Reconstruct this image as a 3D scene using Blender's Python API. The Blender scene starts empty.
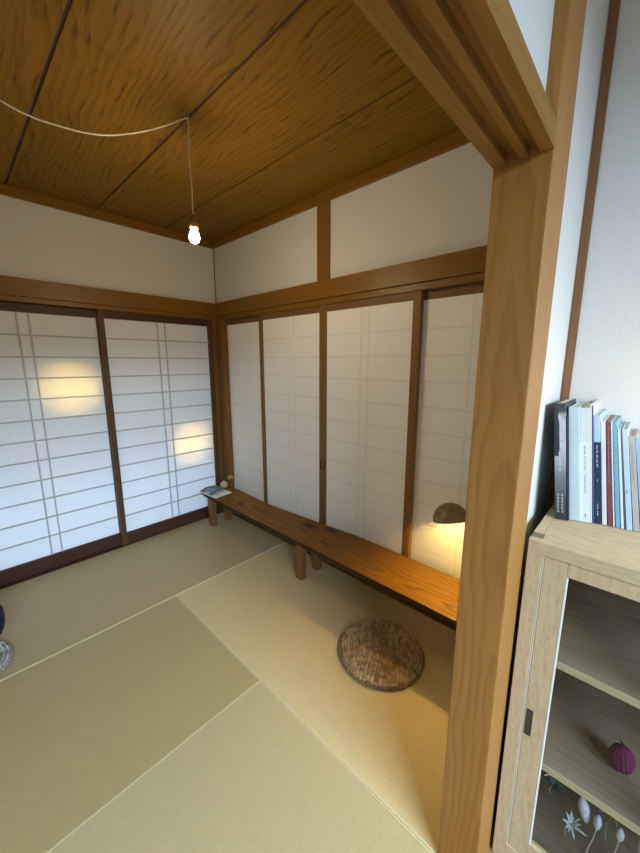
import bpy, bmesh, math, random
from mathutils import Vector, Matrix

random.seed(7)
SC = bpy.context.scene
COL = SC.collection

# ------------------------------------------------------------------ materials
def new_mat(name):
    m = bpy.data.materials.new(name)
    m.use_nodes = True
    nt = m.node_tree
    nt.nodes.clear()
    out = nt.nodes.new('ShaderNodeOutputMaterial')
    b = nt.nodes.new('ShaderNodeBsdfPrincipled')
    nt.links.new(b.outputs[0], out.inputs[0])
    return m, nt, b, out

def node(nt, kind, **kw):
    n = nt.nodes.new(kind)
    for k, v in kw.items():
        if k in n.inputs and not hasattr(n, k):
            n.inputs[k].default_value = v
        else:
            setattr(n, k, v)
    return n

def coords(nt, scale, rot=(0, 0, 0), loc=(0, 0, 0)):
    tc = nt.nodes.new('ShaderNodeTexCoord')
    mp = nt.nodes.new('ShaderNodeMapping')
    mp.inputs['Scale'].default_value = scale
    mp.inputs['Rotation'].default_value = rot
    mp.inputs['Location'].default_value = loc
    nt.links.new(tc.outputs['Object'], mp.inputs['Vector'])
    return mp

def ramp(nt, stops, interp='LINEAR'):
    r = nt.nodes.new('ShaderNodeValToRGB')
    r.color_ramp.interpolation = interp
    el = r.color_ramp.elements
    while len(el) > 1:
        el.remove(el[-1])
    el[0].position, c = stops[0]
    el[0].color = (*c, 1)
    for p, c in stops[1:]:
        e = el.new(p)
        e.color = (*c, 1)
    return r

def mixc(nt, fac, a, b, mode='MIX'):
    m = nt.nodes.new('ShaderNodeMix')
    m.data_type = 'RGBA'
    m.blend_type = mode
    for sock, v in ((m.inputs[0], fac), (m.inputs[6], a), (m.inputs[7], b)):
        if hasattr(v, 'is_output'):
            nt.links.new(v, sock)
        elif isinstance(v, (int, float)):
            sock.default_value = v
        else:
            sock.default_value = (*v, 1)
    return m.outputs[2]

def bump(nt, b, height, strength=.2, dist=.01):
    n = nt.nodes.new('ShaderNodeBump')
    n.inputs['Strength'].default_value = strength
    n.inputs['Distance'].default_value = dist
    nt.links.new(height, n.inputs['Height'])
    nt.links.new(n.outputs[0], b.inputs['Normal'])

def plain(name, col, rough=.6, metal=0, spec=.5, noise=.0, nscale=30):
    m, nt, b, out = new_mat(name)
    b.inputs['Roughness'].default_value = rough
    b.inputs['Metallic'].default_value = metal
    b.inputs['Specular IOR Level'].default_value = spec
    if noise:
        mp = coords(nt, (1, 1, 1))
        nz = node(nt, 'ShaderNodeTexNoise')
        nz.inputs['Scale'].default_value = nscale
        nz.inputs['Detail'].default_value = 4
        nt.links.new(mp.outputs[0], nz.inputs['Vector'])
        r = ramp(nt, [(.25, tuple(c * (1 - noise) for c in col)), (.75, tuple(min(1, c * (1 + noise)) for c in col))])
        nt.links.new(nz.outputs['Fac'], r.inputs[0])
        nt.links.new(r.outputs[0], b.inputs['Base Color'])
    else:
        b.inputs['Base Color'].default_value = (*col, 1)
    return m

AX = {'x': 0, 'y': 1, 'z': 2}
def wood(name, light, dark, axis='y', rough=.45, ring=22.0, ring_amt=.5, fibre=110, stretch=.05,
         wander=.03, tilt=3.0, centre=(0, 0, 0), spec=.25, knots=None, pores=.35, streak=0.0, board=None):
    """flat-sawn timber: growth rings of a slightly tilted log cut by the surface, plus fibres along the grain"""
    m, nt, b, out = new_mat(name)
    b.inputs['Roughness'].default_value = rough
    b.inputs['Specular IOR Level'].default_value = spec
    sc = [1, 1, 1]; sc[AX[axis]] = stretch
    mp = coords(nt, sc)
    tc = nt.nodes.new('ShaderNodeTexCoord')
    src = tc.outputs['Object']
    if board:                                   # each board of a given pitch is cut from another log
        bx = AX[board[0]]
        sp = nt.nodes.new('ShaderNodeSeparateXYZ'); nt.links.new(src, sp.inputs[0])
        dv = node(nt, 'ShaderNodeMath', operation='MULTIPLY_ADD')
        nt.links.new(sp.outputs[bx], dv.inputs[0]); dv.inputs[1].default_value = 1 / board[1]; dv.inputs[2].default_value = board[2]
        fl = node(nt, 'ShaderNodeMath', operation='FLOOR'); nt.links.new(dv.outputs[0], fl.inputs[0])
        fr = node(nt, 'ShaderNodeMath', operation='FRACT'); nt.links.new(dv.outputs[0], fr.inputs[0])
        fm = node(nt, 'ShaderNodeMath', operation='MULTIPLY_ADD')
        nt.links.new(fr.outputs[0], fm.inputs[0]); fm.inputs[1].default_value = board[1]; fm.inputs[2].default_value = -board[1] * .5
        al = node(nt, 'ShaderNodeMath', operation='MULTIPLY_ADD')
        nt.links.new(fl.outputs[0], al.inputs[0]); al.inputs[1].default_value = 2.37; nt.links.new(sp.outputs[AX[axis]], al.inputs[2])
        cb = nt.nodes.new('ShaderNodeCombineXYZ')
        for k in range(3):
            nt.links.new(fm.outputs[0] if k == bx else (al.outputs[0] if k == AX[axis] else sp.outputs[k]), cb.inputs[k])
        src = cb.outputs[0]
    sub = node(nt, 'ShaderNodeVectorMath', operation='SUBTRACT')
    nt.links.new(src, sub.inputs[0]); sub.inputs[1].default_value = centre
    # wandering of the rings
    ws = [3.0, 3.0, 3.0]; ws[AX[axis]] = 1.1
    mw_ = nt.nodes.new('ShaderNodeMapping'); mw_.inputs['Scale'].default_value = ws
    nt.links.new(src, mw_.inputs['Vector'])
    wn = node(nt, 'ShaderNodeTexNoise')
    wn.inputs['Scale'].default_value = 1.6; wn.inputs['Detail'].default_value = 3
    nt.links.new(mw_.outputs[0], wn.inputs['Vector'])
    wv = node(nt, 'ShaderNodeVectorMath', operation='MULTIPLY_ADD')
    nt.links.new(wn.outputs['Color'], wv.inputs[0]); wv.inputs[1].default_value = (wander * 4,) * 3
    nt.links.new(sub.outputs[0], wv.inputs[2])
    rot = nt.nodes.new('ShaderNodeMapping')
    t = math.radians(tilt)
    rot.inputs['Rotation'].default_value = {'x': (0, t, t), 'y': (t, 0, t), 'z': (t, t, 0)}[axis]
    nt.links.new(wv.outputs[0], rot.inputs['Vector'])
    w = node(nt, 'ShaderNodeTexWave')
    w.wave_type = 'RINGS'
    w.rings_direction = axis.upper()
    w.wave_profile = 'SAW'
    w.inputs['Scale'].default_value = ring
    w.inputs['Distortion'].default_value = .8
    w.inputs['Detail'].default_value = 2
    nt.links.new(rot.outputs[0], w.inputs['Vector'])
    n1 = node(nt, 'ShaderNodeTexNoise')
    n1.inputs['Scale'].default_value = fibre
    n1.inputs['Detail'].default_value = 5
    n1.inputs['Roughness'].default_value = .6
    nt.links.new(mp.outputs[0], n1.inputs['Vector'])
    n2 = node(nt, 'ShaderNodeTexNoise')
    n2.inputs['Scale'].default_value = 5
    n2.inputs['Detail'].default_value = 2
    nt.links.new(mp.outputs[0], n2.inputs['Vector'])
    mid = tuple((a + c) / 2 for a, c in zip(light, dark))
    r1 = ramp(nt, [(.0, light), (.5, tuple(.8 * a + .2 * c for a, c in zip(light, dark))), (.88, dark), (1, mid)])
    nt.links.new(w.outputs['Fac'], r1.inputs[0])
    r2 = ramp(nt, [(.35, dark), (.55, light)])
    nt.links.new(n1.outputs['Fac'], r2.inputs[0])
    r3 = ramp(nt, [(.3, mid), (.7, light)])
    nt.links.new(n2.outputs['Fac'], r3.inputs[0])
    c = mixc(nt, ring_amt, r3.outputs[0], r1.outputs[0])
    c = mixc(nt, pores, c, r2.outputs[0])
    if streak:                                   # short dark flecks in the early wood
        fs = [75, 75, 75]; fs[AX[axis]] = 4.5
        mf = nt.nodes.new('ShaderNodeMapping'); mf.inputs['Scale'].default_value = fs
        nt.links.new(wv.outputs[0], mf.inputs['Vector'])
        nf = node(nt, 'ShaderNodeTexNoise'); nf.inputs['Scale'].default_value = 1.0; nf.inputs['Detail'].default_value = 2
        nt.links.new(mf.outputs[0], nf.inputs['Vector'])
        gate = ramp(nt, [(.56, (0, 0, 0)), (.66, (1, 1, 1))])
        nt.links.new(nf.outputs['Fac'], gate.inputs[0])
        band = ramp(nt, [(.45, (0, 0, 0)), (.7, (1, 1, 1)), (1, (.6, .6, .6))])
        nt.links.new(w.outputs['Fac'], band.inputs[0])
        g2 = mixc(nt, 1.0, gate.outputs[0], band.outputs[0], 'MULTIPLY')
        g3 = mixc(nt, 1.0, g2, (streak, streak, streak), 'MULTIPLY')
        c = mixc(nt, g3, c, tuple(x * .55 for x in dark))
    if knots:
        for (kx, ky, kz, kr) in knots:
            sb = node(nt, 'ShaderNodeVectorMath', operation='SUBTRACT')
            nt.links.new(tc.outputs['Object'], sb.inputs[0])
            sb.inputs[1].default_value = (kx, ky, kz)
            mul = node(nt, 'ShaderNodeVectorMath', operation='MULTIPLY')
            nt.links.new(sb.outputs[0], mul.inputs[0])
            mul.inputs[1].default_value = (1, .5, 1)
            ln = node(nt, 'ShaderNodeVectorMath', operation='LENGTH')
            nt.links.new(mul.outputs[0], ln.inputs[0])
            mr = node(nt, 'ShaderNodeMapRange')
            mr.inputs['From Min'].default_value = kr * .3
            mr.inputs['From Max'].default_value = kr
            mr.inputs['To Min'].default_value = .85
            mr.inputs['To Max'].default_value = 0
            nt.links.new(ln.outputs['Value'], mr.inputs['Value'])
            c = mixc(nt, mr.outputs[0], c, tuple(x * .3 for x in dark))
    nt.links.new(c, b.inputs['Base Color'])
    bump(nt, b, n1.outputs['Fac'], .12, .004)
    return m

def tatami_mat(name, col, rib_axis):
    m, nt, b, out = new_mat(name)
    b.inputs['Roughness'].default_value = .5
    b.inputs['Specular IOR Level'].default_value = .35
    mp = coords(nt, (1, 1, 1))
    w = node(nt, 'ShaderNodeTexWave')
    w.bands_direction = 'Y' if rib_axis == 'x' else 'X'
    w.inputs['Scale'].default_value = 42
    w.inputs['Distortion'].default_value = .4
    w.inputs['Detail'].default_value = 1
    nt.links.new(mp.outputs[0], w.inputs['Vector'])
    st = (2, 14, 1) if rib_axis == 'x' else (14, 2, 1)
    mp2 = coords(nt, st)
    n = node(nt, 'ShaderNodeTexNoise')
    n.inputs['Scale'].default_value = 12
    n.inputs['Detail'].default_value = 5
    nt.links.new(mp2.outputs[0], n.inputs['Vector'])
    r = ramp(nt, [(.3, tuple(c * .93 for c in col)), (.7, tuple(c * 1.05 for c in col))])
    nt.links.new(n.outputs['Fac'], r.inputs[0])
    c = mixc(nt, .22, r.outputs[0], mixc(nt, w.outputs['Fac'], tuple(c * .62 for c in col), tuple(min(1, c * 1.3) for c in col)))
    nt.links.new(c, b.inputs['Base Color'])
    bump(nt, b, w.outputs['Fac'], .25, .0015)
    return m

def plaster(name, col):
    m, nt, b, out = new_mat(name)
    b.inputs['Roughness'].default_value = .9
    b.inputs['Specular IOR Level'].default_value = .1
    mp = coords(nt, (1, 1, 1))
    n = node(nt, 'ShaderNodeTexNoise')
    n.inputs['Scale'].default_value = 160
    n.inputs['Detail'].default_value = 6
    nt.links.new(mp.outputs[0], n.inputs['Vector'])
    r = ramp(nt, [(.3, tuple(c * .96 for c in col)), (.7, tuple(min(1, c * 1.03) for c in col))])
    nt.links.new(n.outputs['Fac'], r.inputs[0])
    nt.links.new(r.outputs[0], b.inputs['Base Color'])
    bump(nt, b, n.outputs['Fac'], .08, .002)
    return m

def paper(name, col, trans):
    m, nt, b, out = new_mat(name)
    nt.nodes.remove(b)
    mp = coords(nt, (1, 1, 1))
    n = node(nt, 'ShaderNodeTexNoise')
    n.inputs['Scale'].default_value = 45
    n.inputs['Detail'].default_value = 8
    n.inputs['Roughness'].default_value = .7
    n.inputs['Distortion'].default_value = 1.2
    nt.links.new(mp.outputs[0], n.inputs['Vector'])
    r = ramp(nt, [(.3, tuple(c * .955 for c in col)), (.7, tuple(min(1, c * 1.02) for c in col))])
    nt.links.new(n.outputs['Fac'], r.inputs[0])
    d = nt.nodes.new('ShaderNodeBsdfDiffuse')
    nt.links.new(r.outputs[0], d.inputs[0])
    if trans:
        t = nt.nodes.new('ShaderNodeBsdfTranslucent')
        nt.links.new(r.outputs[0], t.inputs[0])
        mx = nt.nodes.new('ShaderNodeMixShader')
        mx.inputs[0].default_value = trans
        nt.links.new(d.outputs[0], mx.inputs[1])
        nt.links.new(t.outputs[0], mx.inputs[2])
        nt.links.new(mx.outputs[0], out.inputs[0])
    else:
        nt.links.new(d.outputs[0], out.inputs[0])
    return m

def emit(name, col, strength):
    m, nt, b, out = new_mat(name)
    b.inputs['Base Color'].default_value = (.9, .85, .75, 1)
    b.inputs['Emission Color'].default_value = (*col, 1)
    b.inputs['Emission Strength'].default_value = strength
    return m

def glass(name, tint=(.93, .96, .95)):
    m, nt, b, out = new_mat(name)
    nt.nodes.remove(b)
    tr = nt.nodes.new('ShaderNodeBsdfTransparent')
    tr.inputs[0].default_value = (*tint, 1)
    gl = nt.nodes.new('ShaderNodeBsdfGlossy')
    gl.inputs['Roughness'].default_value = .02
    fr = nt.nodes.new('ShaderNodeFresnel')
    fr.inputs['IOR'].default_value = 1.45
    mx = nt.nodes.new('ShaderNodeMixShader')
    ge = nt.nodes.new('ShaderNodeNewGeometry')
    inv = node(nt, 'ShaderNodeMath', operation='SUBTRACT'); inv.inputs[0].default_value = 1
    nt.links.new(ge.outputs['Backfacing'], inv.inputs[1])
    mu = node(nt, 'ShaderNodeMath', operation='MULTIPLY')
    nt.links.new(fr.outputs[0], mu.inputs[0]); nt.links.new(inv.outputs[0], mu.inputs[1])
    nt.links.new(mu.outputs[0], mx.inputs[0])
    nt.links.new(tr.outputs[0], mx.inputs[1])
    nt.links.new(gl.outputs[0], mx.inputs[2])
    nt.links.new(mx.outputs[0], out.inputs[0])
    return m

M = {}
ZC0 = 2.56
M['ceiling'] = wood('ceiling_board', (.222, .113, .0095), (.105, .047, .0038), 'y', .5, ring=13, ring_amt=.45, spec=.12, centre=(0, -1.2, ZC0 + .03), tilt=2.0, wander=.03, pores=.25, streak=.85, board=('x', .48, .0825))
M['ceiling_gap'] = plain('ceiling_gap', (.04, .012, .006), .7)
M['beam_x'] = wood('beam_along_x', (.225, .105, .013), (.145, .06, .007), 'x', .4, centre=(-1.2, .02, 1.96), ring_amt=.35, pores=.3)
M['beam_y'] = wood('beam_along_y', (.225, .105, .013), (.145, .06, .007), 'y', .4, centre=(.02, -1.2, 1.96), ring_amt=.35, pores=.3)
M['stile'] = wood('dark_stile', (.12, .06, .026), (.07, .032, .014), 'z', .5, ring_amt=.3)
M['rail_x'] = wood('dark_rail_x', (.085, .037, .02), (.045, .018, .011), 'x', .5, ring_amt=.3)
M['stile_w'] = wood('brown_stile', (.23, .115, .032), (.14, .065, .017), 'z', .5, ring_amt=.3)
M['rail_y'] = wood('brown_rail_y', (.20, .10, .028), (.11, .05, .014), 'y', .5, ring_amt=.3)
M['post'] = wood('post_timber', (.41, .188, .046), (.27, .113, .025), 'z', .42, ring=17, ring_amt=.6, centre=(-.925, -2.775, .35), tilt=2.2, wander=.022, pores=.2)
M['lintel'] = wood('lintel_timber', (.32, .155, .034), (.20, .088, .018), 'x', .42, ring=18, ring_amt=.5, centre=(-1.2, -2.77, 1.93), pores=.25)
M['stud'] = wood('stud_timber', (.22, .10, .02), (.13, .055, .011), 'z', .45, centre=(0, -1.35, 2.2), ring_amt=.35)
M['slim_trim'] = wood('slim_trim', (.28, .14, .06), (.17, .078, .034), 'z', .5, ring_amt=.3)
M['bench'] = wood('bench_timber', (.26, .118, .009), (.06, .023, .006), 'y', .4, ring=15, ring_amt=.75, centre=(-.19, -2.1, .315), tilt=1.6, wander=.03, pores=.22,
                  knots=[(-.13, -1.33, .33, .05), (-.07, -1.49, .33, .04), (-.24, -.62, .33, .03)], spec=.18)
M['bench_shaded'] = wood('bench_painted_shade', (.075, .032, .012), (.03, .013, .006), 'y', .55, ring_amt=.4, spec=.15)
M['bench_leg'] = wood('bench_leg_timber', (.26, .125, .04), (.12, .05, .017), 'z', .45, ring_amt=.4, centre=(-.2, -1.4, .1))
M['oak'] = wood('pale_oak_upright', (.60, .46, .28), (.42, .305, .165), 'z', .55, ring=20, ring_amt=.4, fibre=130, stretch=.3, centre=(0, .3, .5), pores=.45)
M['oak_y'] = wood('pale_oak_lengthwise', (.60, .46, .28), (.42, .305, .165), 'y', .55, ring=20, ring_amt=.4, fibre=130, stretch=.22, centre=(-.1, 0, .9), pores=.45)
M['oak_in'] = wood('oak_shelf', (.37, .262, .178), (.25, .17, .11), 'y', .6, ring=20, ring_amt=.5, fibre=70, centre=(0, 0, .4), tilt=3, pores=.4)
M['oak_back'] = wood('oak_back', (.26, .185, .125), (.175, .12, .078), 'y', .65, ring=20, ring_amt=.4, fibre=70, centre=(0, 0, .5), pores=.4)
M['bead_glint'] = plain('pale_bead_highlight', (.78, .78, .74), .4)
M['floorboard'] = wood('floorboard', (.34, .2, .1), (.2, .11, .05), 'x', .4)
M['plaster'] = plaster('white_plaster', (.61, .595, .555))
M['plaster_cool'] = plaster('white_wallpaper', (.70, .70, .68))
M['paper_lit'] = paper('shoji_paper', (.88, .87, .85), .25)
M['paper'] = paper('thick_screen_paper', (.88, .86, .82), 0)
M['lattice'] = plain('grey_lattice', (.52, .50, .46), .7, noise=.08)
M['lattice_soft'] = plain('covered_lattice', (.80, .775, .725), .9, noise=.02)
M['mat_a'] = tatami_mat('tatami_rush_a', (.48, .36, .19), 'x')  # mats a to d differ in tone: weave sheen painted into the colour
M['mat_b'] = tatami_mat('tatami_rush_b', (.66, .51, .26), 'y')
M['mat_c'] = tatami_mat('tatami_rush_c', (.47, .36, .165), 'x')
M['mat_d'] = tatami_mat('tatami_rush_d', (.55, .435, .23), 'x')
M['seam'] = plain('pale_rush_edge', (.74, .63, .39), .7)
M['black'] = plain('black_metal', (.008, .008, .008), .6, 0, .2)
M['cord'] = plain('cream_fabric_cord', (.72, .66, .54), .8, noise=.15, nscale=300)
M['socket'] = plain('brass_socket', (.42, .30, .14), .35, .8)
M['bulb'] = emit('lit_bulb', (1.0, .78, .47), 480)
M['bulb_small'] = emit('lit_reading_bulb', (1.0, .69, .19), 650)
M['bronze'] = plain('aged_bronze', (.26, .21, .09), .42, .6, noise=.25, nscale=40)
M['bronze_in'] = plain('pale_reflector', (.75, .68, .5), .5)
M['glass'] = glass('cabinet_glass')

# ------------------------------------------------------------------ geometry helpers
def add_box(bm, x0, x1, y0, y1, z0, z1, bev=0.0, seg=2, mi=0):
    b2 = bmesh.new()
    bmesh.ops.create_cube(b2, size=1)
    for v in b2.verts:
        v.co = Vector((x0 + (v.co.x + .5) * (x1 - x0), y0 + (v.co.y + .5) * (y1 - y0), z0 + (v.co.z + .5) * (z1 - z0)))
    if bev:
        bmesh.ops.bevel(b2, geom=list(b2.edges), offset=bev, segments=seg, affect='EDGES', profile=.6)
    merge(bm, b2, mi)

def merge(bm, b2, mi=0, mat=None):
    vm = {}
    for v in b2.verts:
        vm[v] = bm.verts.new(mat @ v.co if mat else v.co)
    for f in b2.faces:
        try:
            nf = bm.faces.new([vm[v] for v in f.verts])
            nf.material_index = mi
            nf.smooth = f.smooth
        except ValueError:
            pass
    b2.free()

def box(*a, **k):
    bm = bmesh.new(); add_box(bm, *a, **k); return bm

def add_tube(bm, pts, rad, seg=10, caps=True, mi=0):
    pts = [Vector(p) for p in pts]
    n = len(pts)
    rads = rad if isinstance(rad, (list, tuple)) else [rad] * n
    rings = []
    ref = None
    for i, p in enumerate(pts):
        t = (pts[min(i + 1, n - 1)] - pts[max(i - 1, 0)]).normalized()
        if ref is None:
            ref = Vector((0, 0, 1)) if abs(t.z) < .9 else Vector((1, 0, 0))
        u = (ref - t * ref.dot(t)).normalized()
        ref = u
        w = t.cross(u)
        rings.append([bm.verts.new(p + (u * math.cos(a) + w * math.sin(a)) * rads[i]) for a in [2 * math.pi * k / seg for k in range(seg)]])
    for r0, r1 in zip(rings, rings[1:]):
        for k in range(seg):
            f = bm.faces.new((r0[k], r0[(k + 1) % seg], r1[(k + 1) % seg], r1[k]))
            f.smooth = True; f.material_index = mi
    if caps:
        bm.faces.new(rings[0][::-1]).material_index = mi
        bm.faces.new(rings[-1]).material_index = mi

def add_lathe(bm, prof, cx=0, cy=0, seg=32, mi=0):
    rings = []
    for r, z in prof:
        if r < 1e-6:
            rings.append([bm.verts.new((cx, cy, z))])
        else:
            rings.append([bm.verts.new((cx + r * math.cos(2 * math.pi * k / seg), cy + r * math.sin(2 * math.pi * k / seg), z)) for k in range(seg)])
    for a, b in zip(rings, rings[1:]):
        for k in range(seg):
            k2 = (k + 1) % seg
            if len(a) == 1 and len(b) == 1: continue
            if len(a) == 1: vs = (a[0], b[k2], b[k])
            elif len(b) == 1: vs = (a[k], a[k2], b[0])
            else: vs = (a[k], a[k2], b[k2], b[k])
            f = bm.faces.new(vs); f.smooth = True; f.material_index = mi

def add_prism(bm, outline, z0, z1, bev=0.0, axis='z', mi=0):
    """outline of 2-D points pushed along an axis from z0 to z1"""
    def P(a, b, c):
        return {'z': (a, b, c), 'x': (c, a, b), 'y': (a, c, b)}[axis]
    b2 = bmesh.new()
    lo = [b2.verts.new(P(a, b, z0)) for a, b in outline]
    hi = [b2.verts.new(P(a, b, z1)) for a, b in outline]
    b2.faces.new(lo[::-1]); b2.faces.new(hi)
    n = len(lo)
    for i in range(n):
        b2.faces.new((lo[i], lo[(i + 1) % n], hi[(i + 1) % n], hi[i]))
    bmesh.ops.recalc_face_normals(b2, faces=list(b2.faces))
    if bev:
        bmesh.ops.bevel(b2, geom=[e for e in b2.edges], offset=bev, segments=2, affect='EDGES', profile=.6)
    merge(bm, b2, mi)

def link(name, bm, mats, parent=None):
    me = bpy.data.meshes.new(name)
    bmesh.ops.recalc_face_normals(bm, faces=list(bm.faces))
    bm.to_mesh(me); bm.free()
    for m in (mats if isinstance(mats, (list, tuple)) else [mats]):
        me.materials.append(m)
    o = bpy.data.objects.new(name, me)
    COL.objects.link(o)
    if parent:
        o.parent = parent
        o.matrix_parent_inverse = Matrix.Identity(4)
    return o

def tag(o, label, cat, group=None, kind=None):
    o['label'] = label
    o['category'] = cat
    if group: o['group'] = group
    if kind: o['kind'] = kind
    return o

def thing(name, label, cat, loc=(0, 0, 0), group=None, rot=(0, 0, 0)):
    o = bpy.data.objects.new(name, None)
    o.empty_display_size = .05
    COL.objects.link(o)
    o.location = loc
    o.rotation_euler = rot
    return tag(o, label, cat, group)

def struct(name, bm, mats, label, cat):
    return tag(link(name, bm, mats), label, cat, kind='structure')

def part(name, bm, mats, parent):
    return link(name, bm, mats, parent)

# ------------------------------------------------------------------ room shell
ZC = 2.56          # ceiling
YP0, YP1 = -2.825, -2.715   # partition line between the rooms
XJ = -.955         # jamb of the opening
XR = -.42          # right wall of the near room
XW = -2.87         # left wall of the mat room
XW2 = -3.7
YS = -4.7

struct('floor', (lambda bm: (add_box(bm, XW, .12, YP1, .10, -.10, -.056),
                             add_box(bm, XW2, XR + .08, YS, YP0, -.10, 0.0),
                             add_box(bm, -.82, .06, YP0, -2.72, -.10, 0.0), bm)[-1])(bmesh.new()),
       M['floorboard'], 'wooden floor running under the tatami and into the near room', 'floor')

def ceiling():
    bm = bmesh.new()
    seams = [-.438, -.921, -1.401, -1.881, -2.361]
    xs = [.06] + seams + [XW]
    for a, b in zip(xs, xs[1:]):
        add_box(bm, b + .0055, a - .0055, YP1 - .02, .04, ZC, ZC + .012, .0015, 1)
    add_box(bm, XW, .06, YP1 - .02, .04, ZC + .005, ZC + .03, mi=1)
    return bm
struct('ceiling', ceiling(), [M['ceiling'], M['ceiling_gap']], 'brown grained board ceiling with dark joints over the mat room', 'ceiling')
struct('ceiling', box(XW2, XR + .08, YS, YP0 + .03, ZC, ZC + .03), M['plaster_cool'], 'pale ceiling of the near room', 'ceiling')

# upper walls of the mat room
struct('wall_north', box(XW, .06, 0, .05, 1.9, ZC), M['plaster'], 'plain plaster wall above the lattice screens', 'wall')
struct('wall_east', box(0, .06, YP1 + .02, 0, 1.9, ZC), M['plaster'], 'plaster wall above the four screens beside the bench', 'wall')
struct('wall_west', box(XW - .06, XW, YP1, .05, -.06, ZC), M['plaster'], 'plaster wall on the left of the mat room', 'wall')
def partition():
    bm = bmesh.new()
    add_box(bm, XW, XJ + .02, -2.80, -2.738, 1.94, ZC)
    add_box(bm, -.83, .06, -2.801, -2.738, -.05, ZC)
    return bm
struct('wall_south', partition(), M['plaster_cool'], 'white wall around the opening between the two rooms', 'wall')
struct('wall_side', box(XR, XR + .06, YS, -2.79, 0, ZC), M['plaster_cool'], 'white wall behind the oak cabinet and its books', 'wall')
struct('wall_far_side', box(XW2 - .06, XW2, YS, YP0, 0, ZC), M['plaster_cool'], 'white wall opposite the oak cabinet', 'wall')
struct('wall_front', (lambda bm: (add_box(bm, XW2, XW, -2.80, -2.738, 0, ZC), bm)[-1])(bmesh.new()), M['plaster_cool'], 'white wall left of the opening', 'wall')
def window_wall():
    bm = bmesh.new()
    add_box(bm, XW2, -3.45, YS - .06, YS, 0, ZC)
    add_box(bm, -1.0, XR, YS - .06, YS, 0, ZC)
    add_box(bm, -3.45, -1.0, YS - .06, YS, 2.35, ZC)
    return bm
struct('wall_back', window_wall(), M['plaster_cool'], 'wall with a wide garden window behind the viewer', 'wall')
def window_frame():
    bm = bmesh.new()
    for x in (-3.45, -2.255, -1.04):
        add_box(bm, x, x + .04, YS - .05, YS - .01, 0, 2.35, .003)
    add_box(bm, -3.45, -1.0, YS - .05, YS - .01, 2.31, 2.35, .003)
    add_box(bm, -3.45, -1.0, YS - .05, YS - .01, 0, .05, .003)
    return bm
struct('window_1', window_frame(), M['slim_trim'], 'wide garden window frame behind the viewer', 'window')
# unseen outer wall behind the lattice screens, openings added to shape light on the paper
def added_veranda():
    bm = bmesh.new()
    Y0, Y1 = .80, .84
    zl = .50                                     # top of the low slot added for the cool backlight
    add_box(bm, XW - .3, -1.39, Y0, Y1, zl, 2.7)
    add_box(bm, -1.39, -.985, Y0, Y1, 1.52, 2.7)
    add_box(bm, -1.39, -.985, Y0, Y1, zl, 1.10)
    add_box(bm, -.985, -.50, Y0, Y1, zl, 2.7)
    add_box(bm, -.50, -.11, Y0, Y1, .99, 2.7)
    add_box(bm, -.50, -.11, Y0, Y1, zl, .55)
    add_box(bm, -.11, .5, Y0, Y1, zl, 2.7)
    add_box(bm, XW - .3, .5, .05, Y1, 2.6, 2.7)
    add_box(bm, XW - .3, .5, .05, Y1, -.12, -.06)
    add_box(bm, XW - .36, XW - .3, .05, Y1, -.1, 2.7)
    add_box(bm, .44, .5, -.1, Y1, -.1, 2.7)
    add_box(bm, .06, .5, .03, .09, -.1, 2.7)
    return bm
struct('wall_light_shaper', added_veranda(), M['floorboard'], 'unseen outer wall added to shape light behind the lattice screens', 'wall')
struct('wall_light_block', box(.10, .13, -2.80, .03, -.1, 2.0), M['floorboard'], 'unseen boards added behind the four screens to block light', 'wall')  # unseen backing put in to keep light out behind the screens
struct('wall_roof', box(XW2 - .1, .6, YS - .1, .9, ZC + .06, ZC + .10), M['floorboard'], 'roof boards above both ceilings', 'ceiling')

# timber trim -------------------------------------------------------
struct('trim_1', box(XW, 0, -.032, 0, 1.914, 2.0265, .002), M['beam_x'], 'long brown rail over the lattice screens', 'wall rail')
struct('trim_2', box(-.032, 0, YP1, -.032, 1.918, 2.029, .002), M['beam_y'], 'long brown rail over the four screens by the bench', 'wall rail')
def head(bmf):
    return bmf
def kamoi_n():
    bm = bmesh.new()
    add_box(bm, XW, 0, -.012, .004, 1.882, 1.914, .0015)
    add_box(bm, XW, 0, .004, .075, 1.892, 1.914)
    return bm
struct('trim_3', kamoi_n(), M['beam_x'], 'grooved head rail directly above the lattice screens', 'door head')
def kamoi_e():
    bm = bmesh.new()
    add_box(bm, -.012, -.003, YP1, -.012, 1.880, 1.918, .0015)
    add_box(bm, -.003, .085, YP1, -.012, 1.890, 1.918)
    return bm
struct('trim_4', kamoi_e(), M['beam_y'], 'grooved head rail directly above the four screens', 'door head')
struct('trim_5', box(XW, 0, -.022, 0, 2.50, ZC, .002), M['beam_x'], 'brown ceiling edge strip above the lattice screens', 'ceiling trim')
struct('trim_6', box(-.022, 0, YP1 + .02, -.022, 2.50, ZC, .002), M['beam_y'], 'brown ceiling edge strip on the bench side', 'ceiling trim')
struct('trim_7', box(-.007, 0, -1.409, -1.2955, 2.029, 2.50, .0015), M['stud'], 'short brown stud in the plaster above the four screens', 'stud')
struct('trim_8', box(-.006, .0, -.006, 0, 2.029, 2.50), M['stud'], 'thin dark corner strip above the rails', 'corner strip')
def corner_post():
    bm = bmesh.new()
    add_box(bm, -.01, .09, -.102, .02, -.06, 1.882, .002)
    add_box(bm, -.052, -.01, .004, .09, -.06, 1.892, .002)
    add_box(bm, -.10, -.01, .068, .09, -.06, 1.892)  # unseen backing strip added to stop light leaking past the post
    return bm
struct('trim_9', corner_post(), M['stile_w'], 'brown corner post where the screens meet', 'post')
def jamb_post():
    bm = bmesh.new()
    add_box(bm, XJ, -.82, YP0, YP1, -.05, ZC, .004, 3)
    return bm
struct('trim_10', jamb_post(), M['post'], 'tall honey brown timber post at the opening in front', 'post')
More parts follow.
